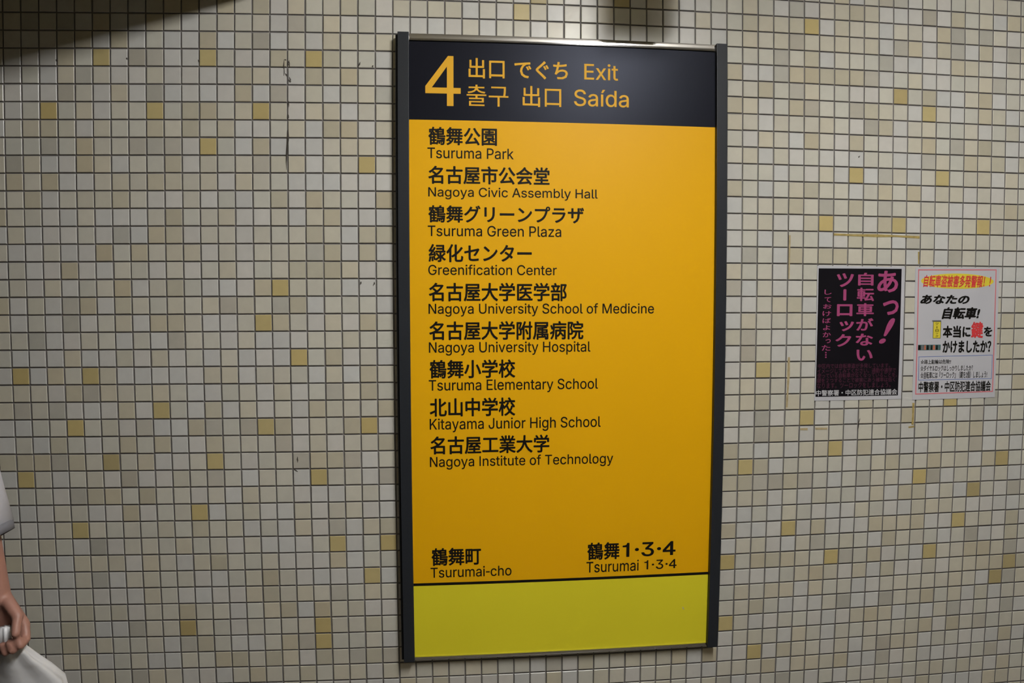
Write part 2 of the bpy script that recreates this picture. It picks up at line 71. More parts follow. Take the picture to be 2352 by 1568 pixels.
 's': (365,[[182,-8,157,-7,133,-3,112,3,93,12,76,24,62,38,50,54,41,73,36,94,94,107,101,87,111,72,124,60,141,52,160,47,181,45,206,47,227,53,244,62,258,74,265,88,268,103,266,115,262,126,254,136,243,144,229,150,212,155,149,170,118,180,92,192,72,208,58,227,50,249,47,274,49,295,55,314,65,332,79,347,95,360,115,370,137,378,161,383,187,384,212,383,234,379,254,372,271,363,286,352,299,339,309,324,318,308,324,290,268,277,262,291,254,304,243,316,228,325,210,331,187,333,166,331,147,326,131,317,119,305,111,292,109,277,110,264,115,253,124,243,136,235,152,229,172,223,229,209,261,200,287,187,306,171,320,153,328,131,331,107,329,85,323,65,312,47,298,31,281,18,260,6,236,-2,210,-7]]),
 't': (227,[[204,379,204,327,6,327,6,379],[65,471,126,471,126,98,127,83,130,70,136,61,144,55,156,51,180,50,202,54,213,2,200,-2,192,-3,184,-3,176,-4,168,-4,138,-1,113,7,92,21,77,41,68,64,65,93]]),
 'u': (410,[[182,-5,158,-3,135,2,115,11,97,23,82,39,69,59,60,82,54,109,53,139,53,379,114,379,114,144,116,117,124,94,137,75,154,61,175,53,200,50,218,51,234,55,249,62,263,71,274,83,283,97,290,113,295,132,296,153,296,379,357,379,357,0,298,0,298,92,307,92,294,60,277,35,257,17,234,5,209,-3]]),
 'v': (389,[[163,0,17,379,84,379,187,87,199,42,206,21,184,21,191,42,209,110,305,379,371,379,226,0]]),
 'x': (379,[[21,0,171,218,171,171,29,379,100,379,170,270,188,237,207,206,175,206,185,221,194,237,211,270,222,287,233,306,282,379,352,379,209,169,209,214,358,0,287,0,219,103,173,182,205,182,195,167,178,136,170,120,160,103,91,0]]),
 'y': (389,[[47,-139,61,-86,71,-87,83,-89,94,-90,104,-89,113,-86,122,-81,130,-74,138,-64,145,-51,151,-36,163,-1,17,379,84,379,173,132,187,87,199,42,206,21,184,21,202,87,305,379,371,379,204,-58,196,-77,187,-93,177,-107,165,-119,153,-128,139,-136,125,-141,109,-144,82,-145,57,-142,52,-140]]),
 'z': (380,[[42,0,42,46,254,320,254,323,48,323,48,379,333,379,333,331,126,60,126,56,339,56,339,0]]),
 '·': (200,[[150,255,143,230,125,212,100,205,75,212,57,230,50,255,57,280,75,298,100,305,125,298,143,280]]),
 'í': (167,[[53,0,53,379,114,379,114,0],[57,429,104,529,173,529,107,429]]),
}

# ------------------------------------------------------------------ camera
# wall face = plane y 0, metres, floor z 0; a 24 mm wide-angle lens with its real barrel distortion
cam = bpy.data.cameras.new('camera')
cam_ob = bpy.data.objects.new('camera', cam)
C.objects.link(cam_ob)
M = Matrix(CAM_ROT).to_4x4()
M.translation = Vector(CAM_LOC)
cam_ob.matrix_world = M
cam.sensor_fit = 'HORIZONTAL'
cam.sensor_width, cam.sensor_height = 36.0, 24.0
cam.lens = 23.76
cam.clip_start = 0.02
cam.type = 'PANO'
pc = cam if hasattr(cam, 'panorama_type') else cam.cycles
pc.panorama_type = 'FISHEYE_LENS_POLYNOMIAL'
pc.fisheye_fov = math.radians(150)
pc.fisheye_polynomial_k0 = 0.0
for n, v in enumerate(CAM_POLY):
    setattr(pc, 'fisheye_polynomial_k%d' % (n + 1), -v)
sc = bpy.context.scene
sc.camera = cam_ob
sc.view_settings.view_transform = 'Standard'
sc.view_settings.look = 'None'
sc.view_settings.gamma = 1.0
sc.view_settings.exposure = 0.0
sc.view_settings.use_curve_mapping = False

# ------------------------------------------------------------------ world
w = bpy.data.worlds.new('world')
sc.world = w
w.use_nodes = True
w.node_tree.nodes['Background'].inputs[0].default_value = (0.9, 0.88, 0.8, 1)
w.node_tree.nodes['Background'].inputs[1].default_value = 0.01
MAIN_LIGHT = 89.0      # radiance of the ceiling light diffusers
SIDE_LIGHT = 1.0

# ------------------------------------------------------------------ materials
def mat(name, col, rough=.5, metal=0.0, spec=.5, emit=0.0, coat=0.0):
    m = bpy.data.materials.new(name)
    m.use_nodes = True
    b = m.node_tree.nodes['Principled BSDF']
    b.inputs['Base Color'].default_value = (*col, 1)
    b.inputs['Roughness'].default_value = rough
    b.inputs['Metallic'].default_value = metal
    b.inputs['Specular IOR Level'].default_value = spec
    b.inputs['Coat Weight'].default_value = coat
    b.inputs['Coat Roughness'].default_value = .1
    if emit:
        b.inputs['Emission Color'].default_value = (*col, 1)
        b.inputs['Emission Strength'].default_value = emit
    return m

def noise(m, scale, amount, bump=0.0, detail=3.0, stretch=(1, 1, 1), bump_scale=None, dist=.001):
    """colour mottling and fine relief on a material"""
    nt = m.node_tree
    b = nt.nodes['Principled BSDF']
    tc = nt.nodes.new('ShaderNodeTexCoord')
    mp = nt.nodes.new('ShaderNodeMapping'); mp.inputs['Scale'].default_value = stretch
    geo = nt.nodes.new('ShaderNodeNewGeometry')
    nt.links.new(geo.outputs['Position'], mp.inputs['Vector'])
    n = nt.nodes.new('ShaderNodeTexNoise')
    n.inputs['Scale'].default_value = scale
    n.inputs['Detail'].default_value = detail
    nt.links.new(mp.outputs[0], n.inputs['Vector'])
    src = b.inputs['Base Color']
    mul = nt.nodes.new('ShaderNodeMix'); mul.data_type = 'RGBA'; mul.blend_type = 'MULTIPLY'
    mul.inputs[0].default_value = 1.0
    ramp = nt.nodes.new('ShaderNodeMapRange')
    ramp.inputs['From Min'].default_value = .25; ramp.inputs['From Max'].default_value = .75
    ramp.inputs['To Min'].default_value = 1 - amount; ramp.inputs['To Max'].default_value = 1.0
    nt.links.new(n.outputs[0], ramp.inputs[0])
    if src.links:
        nt.links.new(src.links[0].from_socket, mul.inputs[6])
    else:
        mul.inputs[6].default_value = src.default_value
    nt.links.new(ramp.outputs[0], mul.inputs[7])
    nt.links.new(mul.outputs[2], src)
    if bump:
        n2 = nt.nodes.new('ShaderNodeTexNoise')
        n2.inputs['Scale'].default_value = bump_scale or scale
        n2.inputs['Detail'].default_value = 2
        nt.links.new(mp.outputs[0], n2.inputs['Vector'])
        bp = nt.nodes.new('ShaderNodeBump')
        bp.inputs['Strength'].default_value = bump
        bp.inputs['Distance'].default_value = dist
        nt.links.new(n2.outputs[0], bp.inputs['Height'])
        nt.links.new(bp.outputs[0], b.inputs['Normal'])
    return m

def tile_material(name, single):
    m = mat(name, (.6, .6, .6), .30, spec=.5)
    nt = m.node_tree
    b = nt.nodes['Principled BSDF']
    if single:
        src = nt.nodes.new('ShaderNodeObjectInfo').outputs['Color']
    else:
        a = nt.nodes.new('ShaderNodeAttribute'); a.attribute_name = 'glaze'
        src = a.outputs['Color']
    nt.links.new(src, b.inputs['Base Color'])
    return noise(m, 45, .07, bump=.35, detail=4, bump_scale=38, dist=.0012)

M_TILE1 = tile_material('glazed_tile', True)
M_TILE2 = tile_material('glazed_tile_field', False)
M_GROUT = noise(mat('grout', (.28, .262, .255), .9, spec=.2), 6, .35)
M_POST = noise(mat('charcoal_paint', (.020, .023, .029), .45, spec=.25), 300, .1, bump=.1, dist=.0002)
M_BACK = mat('black_steel', (.006, .006, .006), .7, spec=.2)
M_STEEL = noise(mat('brushed_steel', (.62, .61, .62),   .08, metal=1.0), 60, .15, stretch=(.3, 1, 20))
M_HEAD = noise(mat('black_panel', (.0068, .0070, .0110), .36, spec=.13), 160, .12, bump=.12, stretch=(1, 1, .35), bump_scale=110, dist=.0006)
M_HEAD.node_tree.nodes['Principled BSDF'].inputs['Specular Tint'].default_value = (.72, .78, 1.0, 1)
M_AMBER = noise(mat('amber_panel', (.83, .43, .004), .45, spec=.14), 3, .03)
M_LIME = noise(mat('lime_panel', (.79, .70, .03), .45, spec=.14), 3, .04)
M_GOLD = mat('amber_lettering', (.78, .42, .03), .5, spec=.12)
M_INK = mat('black_lettering', (.008, .007, .006), .5, spec=.12)
M_PAPER = noise(mat('paper', (.52, .52, .56), .55), 9, .06)
M_FIELD = noise(mat('black_print', (.006, .005, .008), .40, spec=.22), 20, .1)
M_MAGENTA = mat('magenta_print', (.36, .055, .17), .5)
M_DIMMAG = mat('dark_magenta_print', (.085, .014, .040), .5)
M_WHITEP = mat('white_print', (.55, .55, .58), .5)
M_RED = mat('red_print', (.62, .045, .05), .5)
M_PINK = mat('pink_print', (.62, .17, .20), .5)
M_YEL = noise(mat('yellow_print', (.72, .60, .05), .5), 30, .06)
M_BLUE = mat('blue_print', (.13, .19, .46), .5)
M_ORANGE = mat('orange_print', (.50, .16, .09), .5)
M_TEAL = mat('teal_print', (.05, .12, .12), .5)
M_GREYP = mat('grey_print', (.14, .14, .15), .5)
M_RESID = noise(mat('dried_adhesive', (.48, .36, .12), .5), 70, .45)
M_RESID2 = noise(mat('faded_adhesive', (.50, .40, .22), .6), 70, .35)
M_SCUFF = noise(mat('grime', (.07, .06, .05), .8), 200, .4)
M_PLASTER = noise(mat('cream_plaster', (.17, .15, .10), .8), 8, .08)
M_CEIL = noise(mat('ceiling_board', (.55, .53, .47), .85), 20, .06)
M_BEAM = noise(mat('painted_beam', (.24, .21, .11), .8), 10, .1)
M_FLOOR = noise(mat('stone_floor', (.13, .11, .08), .35), 14, .2)
M_LAMP = mat('lamp_diffuser', (1.0, .985, .955), .5, emit=MAIN_LIGHT)
M_LAMP2 = mat('lamp_diffuser_side', (1.0, .985, .95), .5, emit=SIDE_LIGHT)
M_METAL = mat('lamp_housing', (.7, .7, .7), .4)
M_SKIN = noise(mat('skin', (.33, .165, .125), .5), 40, .12, bump=.2, dist=.0008)
M_SHIRT = noise(mat('pale_cotton', (.50, .50, .55), .85), 60, .1, bump=.3, dist=.001)
M_CUFF = noise(mat('grey_cotton', (.15, .15, .17), .85), 60, .1)
M_TROUSER = noise(mat('dark_cloth', (.05, .05, .07), .85), 50, .15)
M_HAIR = noise(mat('hair', (.018, .012, .010), .45), 90, .4, stretch=(1, 1, .2))
M_SHOE = mat('shoe_leather', (.05, .035, .03), .4)
M_BAG = noise(mat('white_plastic', (.66, .66, .68), .30), 30, .08, bump=.5, bump_scale=16, dist=.01)

# ------------------------------------------------------------------ helpers
def tag(o, label=None, cat=None, group=None, kind=None):
    if label: o['label'] = label
    if cat: o['category'] = cat
    if group: o['group'] = group
    if kind: o['kind'] = kind
    return o

def obj(name, me, m=None, parent=None, loc=None):
    o = bpy.data.objects.new(name, me)
    C.objects.link(o)
    if m: me.materials.append(m)
    if parent is not None: o.parent = parent
    if loc: o.location = loc
    return o

def empty(name, loc):
    o = bpy.data.objects.new(name, None)
    o.empty_display_size = .1
    C.objects.link(o)
    o.location = loc
    return o

def part(name, me, m, parent):
    """geometry is written in world metres; the parent only sits at the thing's base"""
    o = obj(name, me, m, parent)
    wp = Vector(parent.location)
    if parent.parent: wp = Vector((0, 0, 0))
    if parent.type == 'EMPTY':
        me.transform(Matrix.Translation(-wp))
    elif parent.parent is not None:
        q = parent
        while q.parent: q = q.parent
        me.transform(Matrix.Translation(-Vector(q.location)))
    return o

def finish(bm, name):
    me = bpy.data.meshes.new(name)
    bm.to_mesh(me); bm.free()
    return me

def add_box(bm, x0, x1, y0, y1, z0, z1):
    r = bmesh.ops.create_cube(bm, size=1)['verts']
    for v in r:
        v.co = Vector((x0 + (v.co.x + .5) * (x1 - x0), y0 + (v.co.y + .5) * (y1 - y0), z0 + (v.co.z + .5) * (z1 - z0)))
    return r

def box_mesh(name, x0, x1, y0, y1, z0, z1, bevel=0.0):
    bm = bmesh.new()
    add_box(bm, x0, x1, y0, y1, z0, z1)
    if bevel:
        bmesh.ops.bevel(bm, geom=bm.edges[:], offset=bevel, segments=2, affect='EDGES', profile=.7)
    return finish(bm, name)

def prism_mesh(name, pts, y0, y1):
    """flat outline in x z, given real thickness from y0 (front) to y1 (back)"""
    bm = bmesh.new()
    f = [bm.verts.new((p[0], y0, p[1])) for p in pts]
    b = [bm.verts.new((p[0], y1, p[1])) for p in pts]
    n = len(pts)
    bm.faces.new(f); bm.faces.new(b[::-1])
    for k in range(n):
        bm.faces.new((f[k], b[k], b[(k + 1) % n], f[(k + 1) % n]))
    bmesh.ops.recalc_face_normals(bm, faces=bm.faces[:])
    return finish(bm, name)

def stroke_mesh(name, pts, width, y0, y1, taper=False, rnd=None):
    L, R = [], []
    n = len(pts)
    for k, p in enumerate(pts):
        a = Vector(pts[max(k - 1, 0)]); b = Vector(pts[min(k + 1, n - 1)])
        d = (b - a).normalized(); nrm = Vector((-d.y, d.x))
        wd = width * (.5 if not taper else .5 * (1 - .8 * abs(2 * k / (n - 1) - 1)))
        if rnd: wd *= rnd.uniform(.6, 1.3)
        L.append(Vector(p) + nrm * wd); R.append(Vector(p) - nrm * wd)
    return prism_mesh(name, [tuple(v) for v in L] + [tuple(v) for v in R[::-1]], y0, y1)

def winding(p, loops):
    w = 0
    for lp in loops:
        for k in range(len(lp)):
            (x0, y0), (x1, y1) = lp[k - 1], lp[k]
            if (y0 <= p[1]) != (y1 <= p[1]) and (x1 - x0) * (p[1] - y0) / (y1 - y0) + x0 > p[0]:
                w += 1 if y1 > y0 else -1
    return w

GLYPHS = {}
def glyph(ch):
    """filled triangles of one letter from its outline"""
    if ch not in GLYPHS:
        loops = [[(lp[2 * k], lp[2 * k + 1]) for k in range(len(lp) // 2)] for lp in INTER[ch][1]]
        pts, edges = [], []
        for lp in loops:
            b = len(pts); n = len(lp)
            pts += [Vector(p) for p in lp]
            edges += [(b + k, b + (k + 1) % n) for k in range(n)]
        if not pts:
            GLYPHS[ch] = ([], [])
        else:
            v, e, f, *_ = delaunay_2d_cdt(pts, edges, [], 0, .01)
            keep = [t for t in f if winding((sum(v[k].x for k in t) / len(t) + .0137, sum(v[k].y for k in t) / len(t) + .0071), loops)]
            GLYPHS[ch] = ([(q.x, q.y) for q in v], [tuple(t) for t in keep])
    return GLYPHS[ch]

def latin_mesh(text):
    V, F, x = [], [], 0
    for ch in text:
        v, f = glyph(ch)
        b = len(V)
        V += [((p[0] + x) / 1000, p[1] / 1000, 0) for p in v]
        F += [tuple(b + k for k in t) for t in f]
        x += INTER[ch][0]
    me = bpy.data.meshes.new('lettering')
    me.from_pydata(V, [], F)
    return me

PENDING = []
def lettering(text, rect, y, m, parent, weight=0.0, name='lettering', shear=0.0, label=None):
    """printed words turned to mesh and fitted to the measured rectangle"""
    if all(ch in INTER for ch in text):
        cu = latin_mesh(text)
    else:
        cu = bpy.data.curves.new('t', 'FONT')
        cu.body = text
        cu.size = 1.0
        cu.resolution_u = 3
    ob = bpy.data.objects.new('t', cu)
    C.objects.link(ob)
    PENDING.append((ob, rect, y, m, parent, name, label, weight, shear))

def flush_lettering():
    bpy.context.view_layer.update()
    dg = bpy.context.evaluated_depsgraph_get()
    for ob, rect, y, m, parent, name, label, weight, shear in PENDING:
        latin = ob.type == 'MESH'
        me = ob.data.copy() if latin else bpy.data.meshes.new_from_object(ob.evaluated_get(dg))
        if weight:                      # heavier strokes: the same outline laid over itself, nudged each way
            vs = [v.co.copy() for v in me.vertices]; fs = [tuple(p.vertices) for p in me.polygons]
            V, F = [], []
            for dx, dy in ((0, 0), (1, 0), (-1, 0), (0, 1), (0, -1), (.7, .7), (-.7, .7), (.7, -.7), (-.7, -.7)):
                F += [tuple(k + len(V) for k in f) for f in fs]
                V += [(v.x + dx * weight, v.y + dy * weight * .8, v.z + len(V) / len(vs) * 3e-5) for v in vs]
            me = bpy.data.meshes.new(name)
            me.from_pydata(V, [], F)
        me.name = name
        if shear:
            for v in me.vertices: v.co.x += v.co.y * shear
        xs = [v.co.x for v in me.vertices]; ys = [v.co.y for v in me.vertices]
        x0, x1, y0, y1 = min(xs), max(xs), min(ys), max(ys)
        a, zb, b, zt = rect
        for v in me.vertices:
            v.co = Vector((a + (v.co.x - x0) / (x1 - x0) * (b - a), y - v.co.z, zb + (v.co.y - y0) / (y1 - y0) * (zt - zb)))
        me.materials.clear()
        cu = ob.data
        bpy.data.objects.remove(ob)
        (bpy.data.meshes if latin else bpy.data.curves).remove(cu)
        o = part(name, me, m, parent)
        if label: o['label'] = label
    PENDING.clear()

# ------------------------------------------------------------------ the room
PITCH, PV, Z0, I0 = .05, .05 * 1.00946346, .45, 25.456525
def col_x(i): return (i - I0) * PITCH
def row_z(j): return Z0 + (37 - j) * PV

XL, XR, YB, ZC = -4.0, 5.0, -3.6, 2.885
rnd = random.Random(7)

wall = obj('wall_back', box_mesh('wall_back', XL, XR, .0048, .12, 0, ZC + .1), M_GROUT)
tag(wall, 'cream and white mosaic tiled station wall behind the amber sign', kind='structure')

# every tile is a slightly domed square with eased edges
TS, TD = PITCH - .0040, .0065
def tile_geo(bm, cx, cz, tx=0.0, tz=0.0, dy=0.0, col=None, layer=None):
    h, g = TS / 2, .0013
    hz = h * PV / PITCH
    def P(x, z, y): return bm.verts.new((cx + x, y + dy + tx * x + tz * z, cz + z))
    back = [P(-h, -hz, TD), P(h, -hz, TD), P(h, hz, TD), P(-h, hz, TD)]
    mid = [P(-h, -hz, g), P(h, -hz, g), P(h, hz, g), P(-h, hz, g)]
    top = [P(-h + g, -hz + g, 0), P(h - g, -hz + g, 0), P(h - g, hz - g, 0), P(-h + g, hz - g, 0)]
    fs = [bm.faces.new(top)]
    for k in range(4):
        n = (k + 1) % 4
        fs.append(bm.faces.new((top[k], mid[k], mid[n], top[n])))
        sd = bm.faces.new((mid[k], back[k], back[n], mid[n])); sd.material_index = 1
        fs.append(sd)
    if layer:
        for f in fs:
            for l in f.loops: l[layer] = col
    return fs

YEL, OCH, BEI, OLI = set(TILE_YELLOW), set(TILE_OCHRE), set(TILE_BEIGE), set(TILE_OLIVE)
def glaze(i, j):
    r = random.Random(i * 7919 + j * 104729 + 5)
    k = r.random()
    if (i, j) in YEL: c = (.52, .425, .20)
    elif (i, j) in OCH: c = (.44, .36, .18)
    elif (i, j) in BEI: c = (.50, .455, .34)
    elif (i, j) in OLI: c = (.44, .42, .36)
    elif -4 < i < 66 and -4 < j < 42 and k > .90: c = (.52, .48, .37)
    elif k > .965: c = (.50, .42, .20)
    elif k > .86: c = (.475, .455, .395)
    elif k > .72: c = (.57, .535, .435)
    elif k > .38: c = (.575, .555, .48)
    else: c = (.585, .575, .545)
    s = r.uniform(.95, 1.045)
    t = r.uniform(-.012, .012)
    return (min(1, c[0] * s + t), min(1, c[1] * s), min(1, c[2] * s - t), 1.0)

single = set(SINGLE_TILES)
bm = bmesh.new()
lay = bm.loops.layers.float_color.new('glaze')
I_A, I_B = int(math.ceil(XL / PITCH + I0)), int(math.floor(XR / PITCH + I0))
bm1 = bmesh.new(); tile_geo(bm1, 0, 0)
bmesh.ops.recalc_face_normals(bm1, faces=bm1.faces[:])
tile_me = finish(bm1, 'tile'); tile_me.materials.append(M_TILE1); tile_me.materials.append(M_GROUT)
first = True
for i in range(I_A, I_B):
    for j in range(-9, 46):
        cx, cz = (col_x(i) + col_x(i + 1)) / 2, (row_z(j) + row_z(j + 1)) / 2
        if cz > ZC - .02 or cz < .03: continue
        r = random.Random(i * 31 + j * 977)
        cx += r.gauss(0, .00025); cz += r.gauss(0, .00025)
        tx, tz, dy = r.gauss(0, .004), r.gauss(0, .004), r.uniform(0, .0003)
        if (i, j) in single:
            o = bpy.data.objects.new('tile', tile_me)
            C.objects.link(o)
            o.parent = wall
            o.location = (cx, dy, cz)
            o.rotation_euler = (tz, 0, -tx)
            o.color = glaze(i, j)
        else:
            tile_geo(bm, cx, cz, tx, tz, dy, glaze(i, j), lay)
bmesh.ops.recalc_face_normals(bm, faces=bm.faces[:])
o = obj('tile_mosaic', finish(bm, 'tile_mosaic'), M_TILE2, wall)
o.data.materials.append(M_GROUT)
o['kind'] = 'stuff'

# dried tape adhesive and grime left on the tiles
for k, pts, wd in RESIDUE:
    me = stroke_mesh('adhesive_residue', pts, wd * 1.5, -.0006, .0004, rnd=rnd)
    o = obj('adhesive_residue', me, M_RESID if k == 'y' else M_RESID2, wall)
    o['label'] = 'brown dried tape adhesive' if k == 'y' else 'faded tape adhesive'
for pts in SCUFF:
    a, b = Vector(pts[0]), Vector(pts[-1])
    pp = [tuple(a.lerp(b, t / 5) + Vector((rnd.gauss(0, .0007), 0))) for t in range(6)]
    me = stroke_mesh('grime_mark', pp, .0042, -.0004, .0004, taper=True, rnd=rnd)
    o = obj('grime_mark', me, M_SCUFF, wall)

floor = obj('floor', box_mesh('floor', XL, XR, YB, .12, -.1, 0), M_FLOOR)
tag(floor, 'stone floor of the station passage', kind='structure')
ceil = obj('ceiling', box_mesh('ceiling', XL, XR, YB, .12, ZC, ZC + .1), M_CEIL)
tag(ceil, 'flat ceiling of the station passage', kind='structure')
for n, b in (('wall_front', (XL, XR, YB - .1, YB, 0, ZC + .1)), ('wall_left', (XL - .1, XL, YB - .1, .12, 0, ZC + .1)), ('wall_right', (XR, XR + .1, YB - .1, .12, 0, ZC + .1))):
    o = obj(n, box_mesh(n, *b), M_PLASTER)
    tag(o, 'plain cream wall of the station passage', kind='structure')
# lowered part of the ceiling to the left; its edge draws the slanting shadow at the top left
o = obj('trim_1', box_mesh('trim_1', XL, -.47, YB, .0, 2.40, ZC), M_BEAM)
tag(o, 'lowered ceiling beam over the left part of the wall', kind='structure')
# box hanging from the ceiling, above the frame; its soft shadow falls on the tiles over the sign
o = obj('trim_2', box_mesh('trim_2', .53, .70, -.46, -.34, 2.405, ZC, .004), M_BEAM)
tag(o, 'small box hanging from the ceiling above the sign', kind='structure')

# ------------------------------------------------------------------ ceiling lights (above the frame)
def ceiling_light(x, y0, y1, m, z=ZC, half=.08, label=''):
    """surface-mounted fitting: a thin metal tray with a deep wrap-round diffuser"""
    t = empty('ceiling_light', (x, (y0 + y1) / 2, z))
    tag(t, label, 'light', 'ceiling lights of the passage')
    hb = bmesh.new()
    add_box(hb, x - half - .03, x + half + .03, y0 - .02, y1 + .02, z - .018, z)
    add_box(hb, x - half, x + half, y0 - .02, y0 - .001, z - .12, z - .018)
    add_box(hb, x - half, x + half, y1 + .001, y1 + .02, z - .12, z - .018)
    part('lamp_housing', finish(hb, 'lamp_housing'), M_METAL, t)
    part('diffuser', box_mesh('diffuser', x - half, x + half, y0, y1, z - .118, z - .019, .012), m, t)
    return t
ceiling_light(.82, -2.40, -1.20, M_LAMP, label='white ceiling light nearest above the amber sign')
ceiling_light(3.4, -2.40, -1.20, M_LAMP2, label='white ceiling light farther right along the passage')

# ------------------------------------------------------------------ the exit sign
sign = empty('exit_sign', (.3285, 0, .42))
tag(sign, 'tall black and amber exit board listing places in Japanese and English between charcoal posts', 'sign')
SX0, SX1, SXa, SXb, ST_, SB = -.1560, .8140, -.1240, .7812, 2.2610, .4180
bk = bmesh.new()
add_box(bk, -.150, .806, -.0138, -.0005, SB + .006, ST_ - .006)
add_box(bk, -.1625, -.140, -.027, -.0005, SB + .006, ST_ - .006)
part('backing_box', finish(bk, 'backing_box'), M_BACK, sign)
for a, b in ((SX0, SXa), (SXb, SX1)):
    part('side_post', box_mesh('side_post', a, b, -.035, -.012, SB, ST_, .0012), M_POST, sign)
def rail(z0, z1, bulge):
    bm = bmesh.new()
    prof = []
    for k in range(9):
        t = k / 8
        prof.append((-.0245 - bulge * math.sin(math.pi * t), z0 + (z1 - z0) * t))
    prof += [(-.012, z1), (-.012, z0)]
    A = [bm.verts.new((SXa, p[0], p[1])) for p in prof]
    B = [bm.verts.new((SXb, p[0], p[1])) for p in prof]
    bm.faces.new(A); bm.faces.new(B[::-1])
    for k in range(len(prof)):
        n = (k + 1) % len(prof)
        bm.faces.new((A[k], A[n], B[n], B[k]))
    bmesh.ops.recalc_face_normals(bm, faces=bm.faces[:])
    return finish(bm, 'steel_rail')
o = part('steel_rail', rail(2.2412, 2.2600, .0006), M_STEEL, sign); o['label'] = 'polished steel rail along the top'
o = part('steel_rail', rail(.4190, .4282, .002), M_STEEL, sign); o['label'] = 'thin steel rail along the bottom'
head = part('header_panel', box_mesh('header_panel', SXa, SXb, -.020, -.014, 2.0150, 2.2410), M_HEAD, sign); head['label'] = 'black header panel'
amber = part('list_panel', box_mesh('list_panel', SXa, SXb, -.020, -.014, .6578, 2.0149), M_AMBER, sign); amber['label'] = 'amber panel with the list of places'
o = part('divider_strip', box_mesh('divider_strip', SXa, SXb, -.0204, -.0135, .6500, .6580), M_INK, sign); o['label'] = 'thin black strip'
lime = part('blank_panel', box_mesh('blank_panel', SXa, SXb, -.020, -.014, .4280, .6500), M_LIME, sign); lime['label'] = 'blank lime yellow panel'
for q, text, a, b, c, d, wgt in SIGN_TEXT:
    big = text == '4' and q == 'h'
    lettering(text, (a, b, c, d), -.0203, M_GOLD if q == 'h' else M_INK, head if q == 'h' else amber, wgt,
              'exit_number' if big else 'lettering', label='large amber number four' if big else None)
# paint chips on the lime panel
o = part('paint_chip', prism_mesh('paint_chip', [(.7015, .5485), (.7035, .5490), (.7050, .5450), (.7075, .5415), (.7055, .5400), (.7035, .5425), (.7020, .5450)], -.0203, -.0196), mat('chip_grey', (.45, .45, .42), .6), lime)
o['label'] = 'small pale chip in the lime paint'

# ------------------------------------------------------------------ the two posters
def centre(q): return (sum(p[0] for p in q) / 4, 0, min(p[1] for p in q))
YQ = -.0016
bp = empty('poster', centre(BP_PAPER))
tag(bp, 'black poster with large magenta Japanese lettering, left of the two on the tiles', 'poster')
paper = part('paper_sheet', prism_mesh('paper_sheet', BP_PAPER, -.0011, -.0002), M_PAPER, bp)
field = part('black_field', prism_mesh('black_field', BP_FIELD, -.0014, -.0010), M_FIELD, bp)
for t, a, b, c, d, wgt in BLACK_BIG:
    lettering(t, (a, b, c, d), YQ, M_MAGENTA, bp, wgt)
lettering('!', tuple(BLACK_BANG), YQ, M_MAGENTA, bp, .02, shear=.0)
BANG = len(PENDING) - 1
for t, a, b, c, d in BLACK_SMALL:
    lettering(t, (a, b, c, d), YQ, M_DIMMAG, bp, .0, label='small dark magenta text')
lettering('中警察署・中区防犯連合協議会', tuple(BLACK_FOOT), YQ, M_WHITEP, bp, .015, label='white text line')

wp = empty('poster', centre(WP_PAPER))
tag(wp, 'white poster with pink border and yellow oval headline, right of the black poster', 'poster')
paper2 = part('paper_sheet', prism_mesh('paper_sheet', WP_PAPER, -.0011, -.0002), M_PAPER, wp)
def frame_mesh(name, q, wd, y0, y1):
    c = Vector((sum(p[0] for p in q) / 4, sum(p[1] for p in q) / 4))
    inner = []
    for p in q:
        s = Vector((1 if p[0] > c.x else -1, 1 if p[1] > c.y else -1))
        inner.append(Vector(p) - s * wd)
    bm = bmesh.new()
    rings = []
    for y in (y0, y1):
        rings.append(([bm.verts.new((p[0], y, p[1])) for p in q], [bm.verts.new((p.x, y, p.y)) for p in inner]))
    (o0, i0), (o1, i1) = rings
    for k in range(4):
        n = (k + 1) % 4
        bm.faces.new((o0[k], o0[n], i0[n], i0[k]))
        bm.faces.new((o1[k], i1[k], i1[n], o1[n]))
        bm.faces.new((o0[k], o1[k], o1[n], o0[n]))
        bm.faces.new((i0[k], i0[n], i1[n], i1[k]))
    bmesh.ops.recalc_face_normals(bm, faces=bm.faces[:])
    return finish(bm, name)
part('pink_border', frame_mesh('pink_border', WP_FRAME, .0034, -.0014, -.0010), M_PINK, wp)
part('blue_box', frame_mesh('blue_box', WP_BLUE, .0017, -.0014, -.0010), M_BLUE, wp)
a, b, c, d = WP_OVAL
oval = [((a + c) / 2 + (c - a) / 2 * math.cos(t * math.pi / 32), (b + d) / 2 + (d - b) / 2 * math.sin(t * math.pi / 32)) for t in range(64)]
part('yellow_oval', prism_mesh('yellow_oval', oval, -.0013, -.0010), M_YEL, wp)
KM = {'r': M_RED, 'k': M_INK}
for k, t, a, b, c, d, wgt in WHITE_TEXT:
    lettering(t, (a, b, c, d), YQ, KM[k], wp, wgt, shear=.22 if t in ('あなたの', '自転車!') or t.endswith('！') else 0, label='red lettering' if k == 'r' else None)
a, b, c, d = WP_STRIP
sw = c - a
o = part('picture_strip', prism_mesh('picture_strip', [(a, b), (c, b), (c, d), (a, d)], -.0013, -.0010), M_TEAL, wp)
o['label'] = 'small dark picture strip with orange figures'
def strip_bit(x0, x1, m, z0=.08, z1=.92):
    part('picture_patch', prism_mesh('picture_patch', [(a + sw * x0, b + (d - b) * z0), (a + sw * x1, b + (d - b) * z0), (a + sw * (x1 - .015), b + (d - b) * z1), (a + sw * (x0 + .015), b + (d - b) * z1)], -.0015, -.0012), m, o)
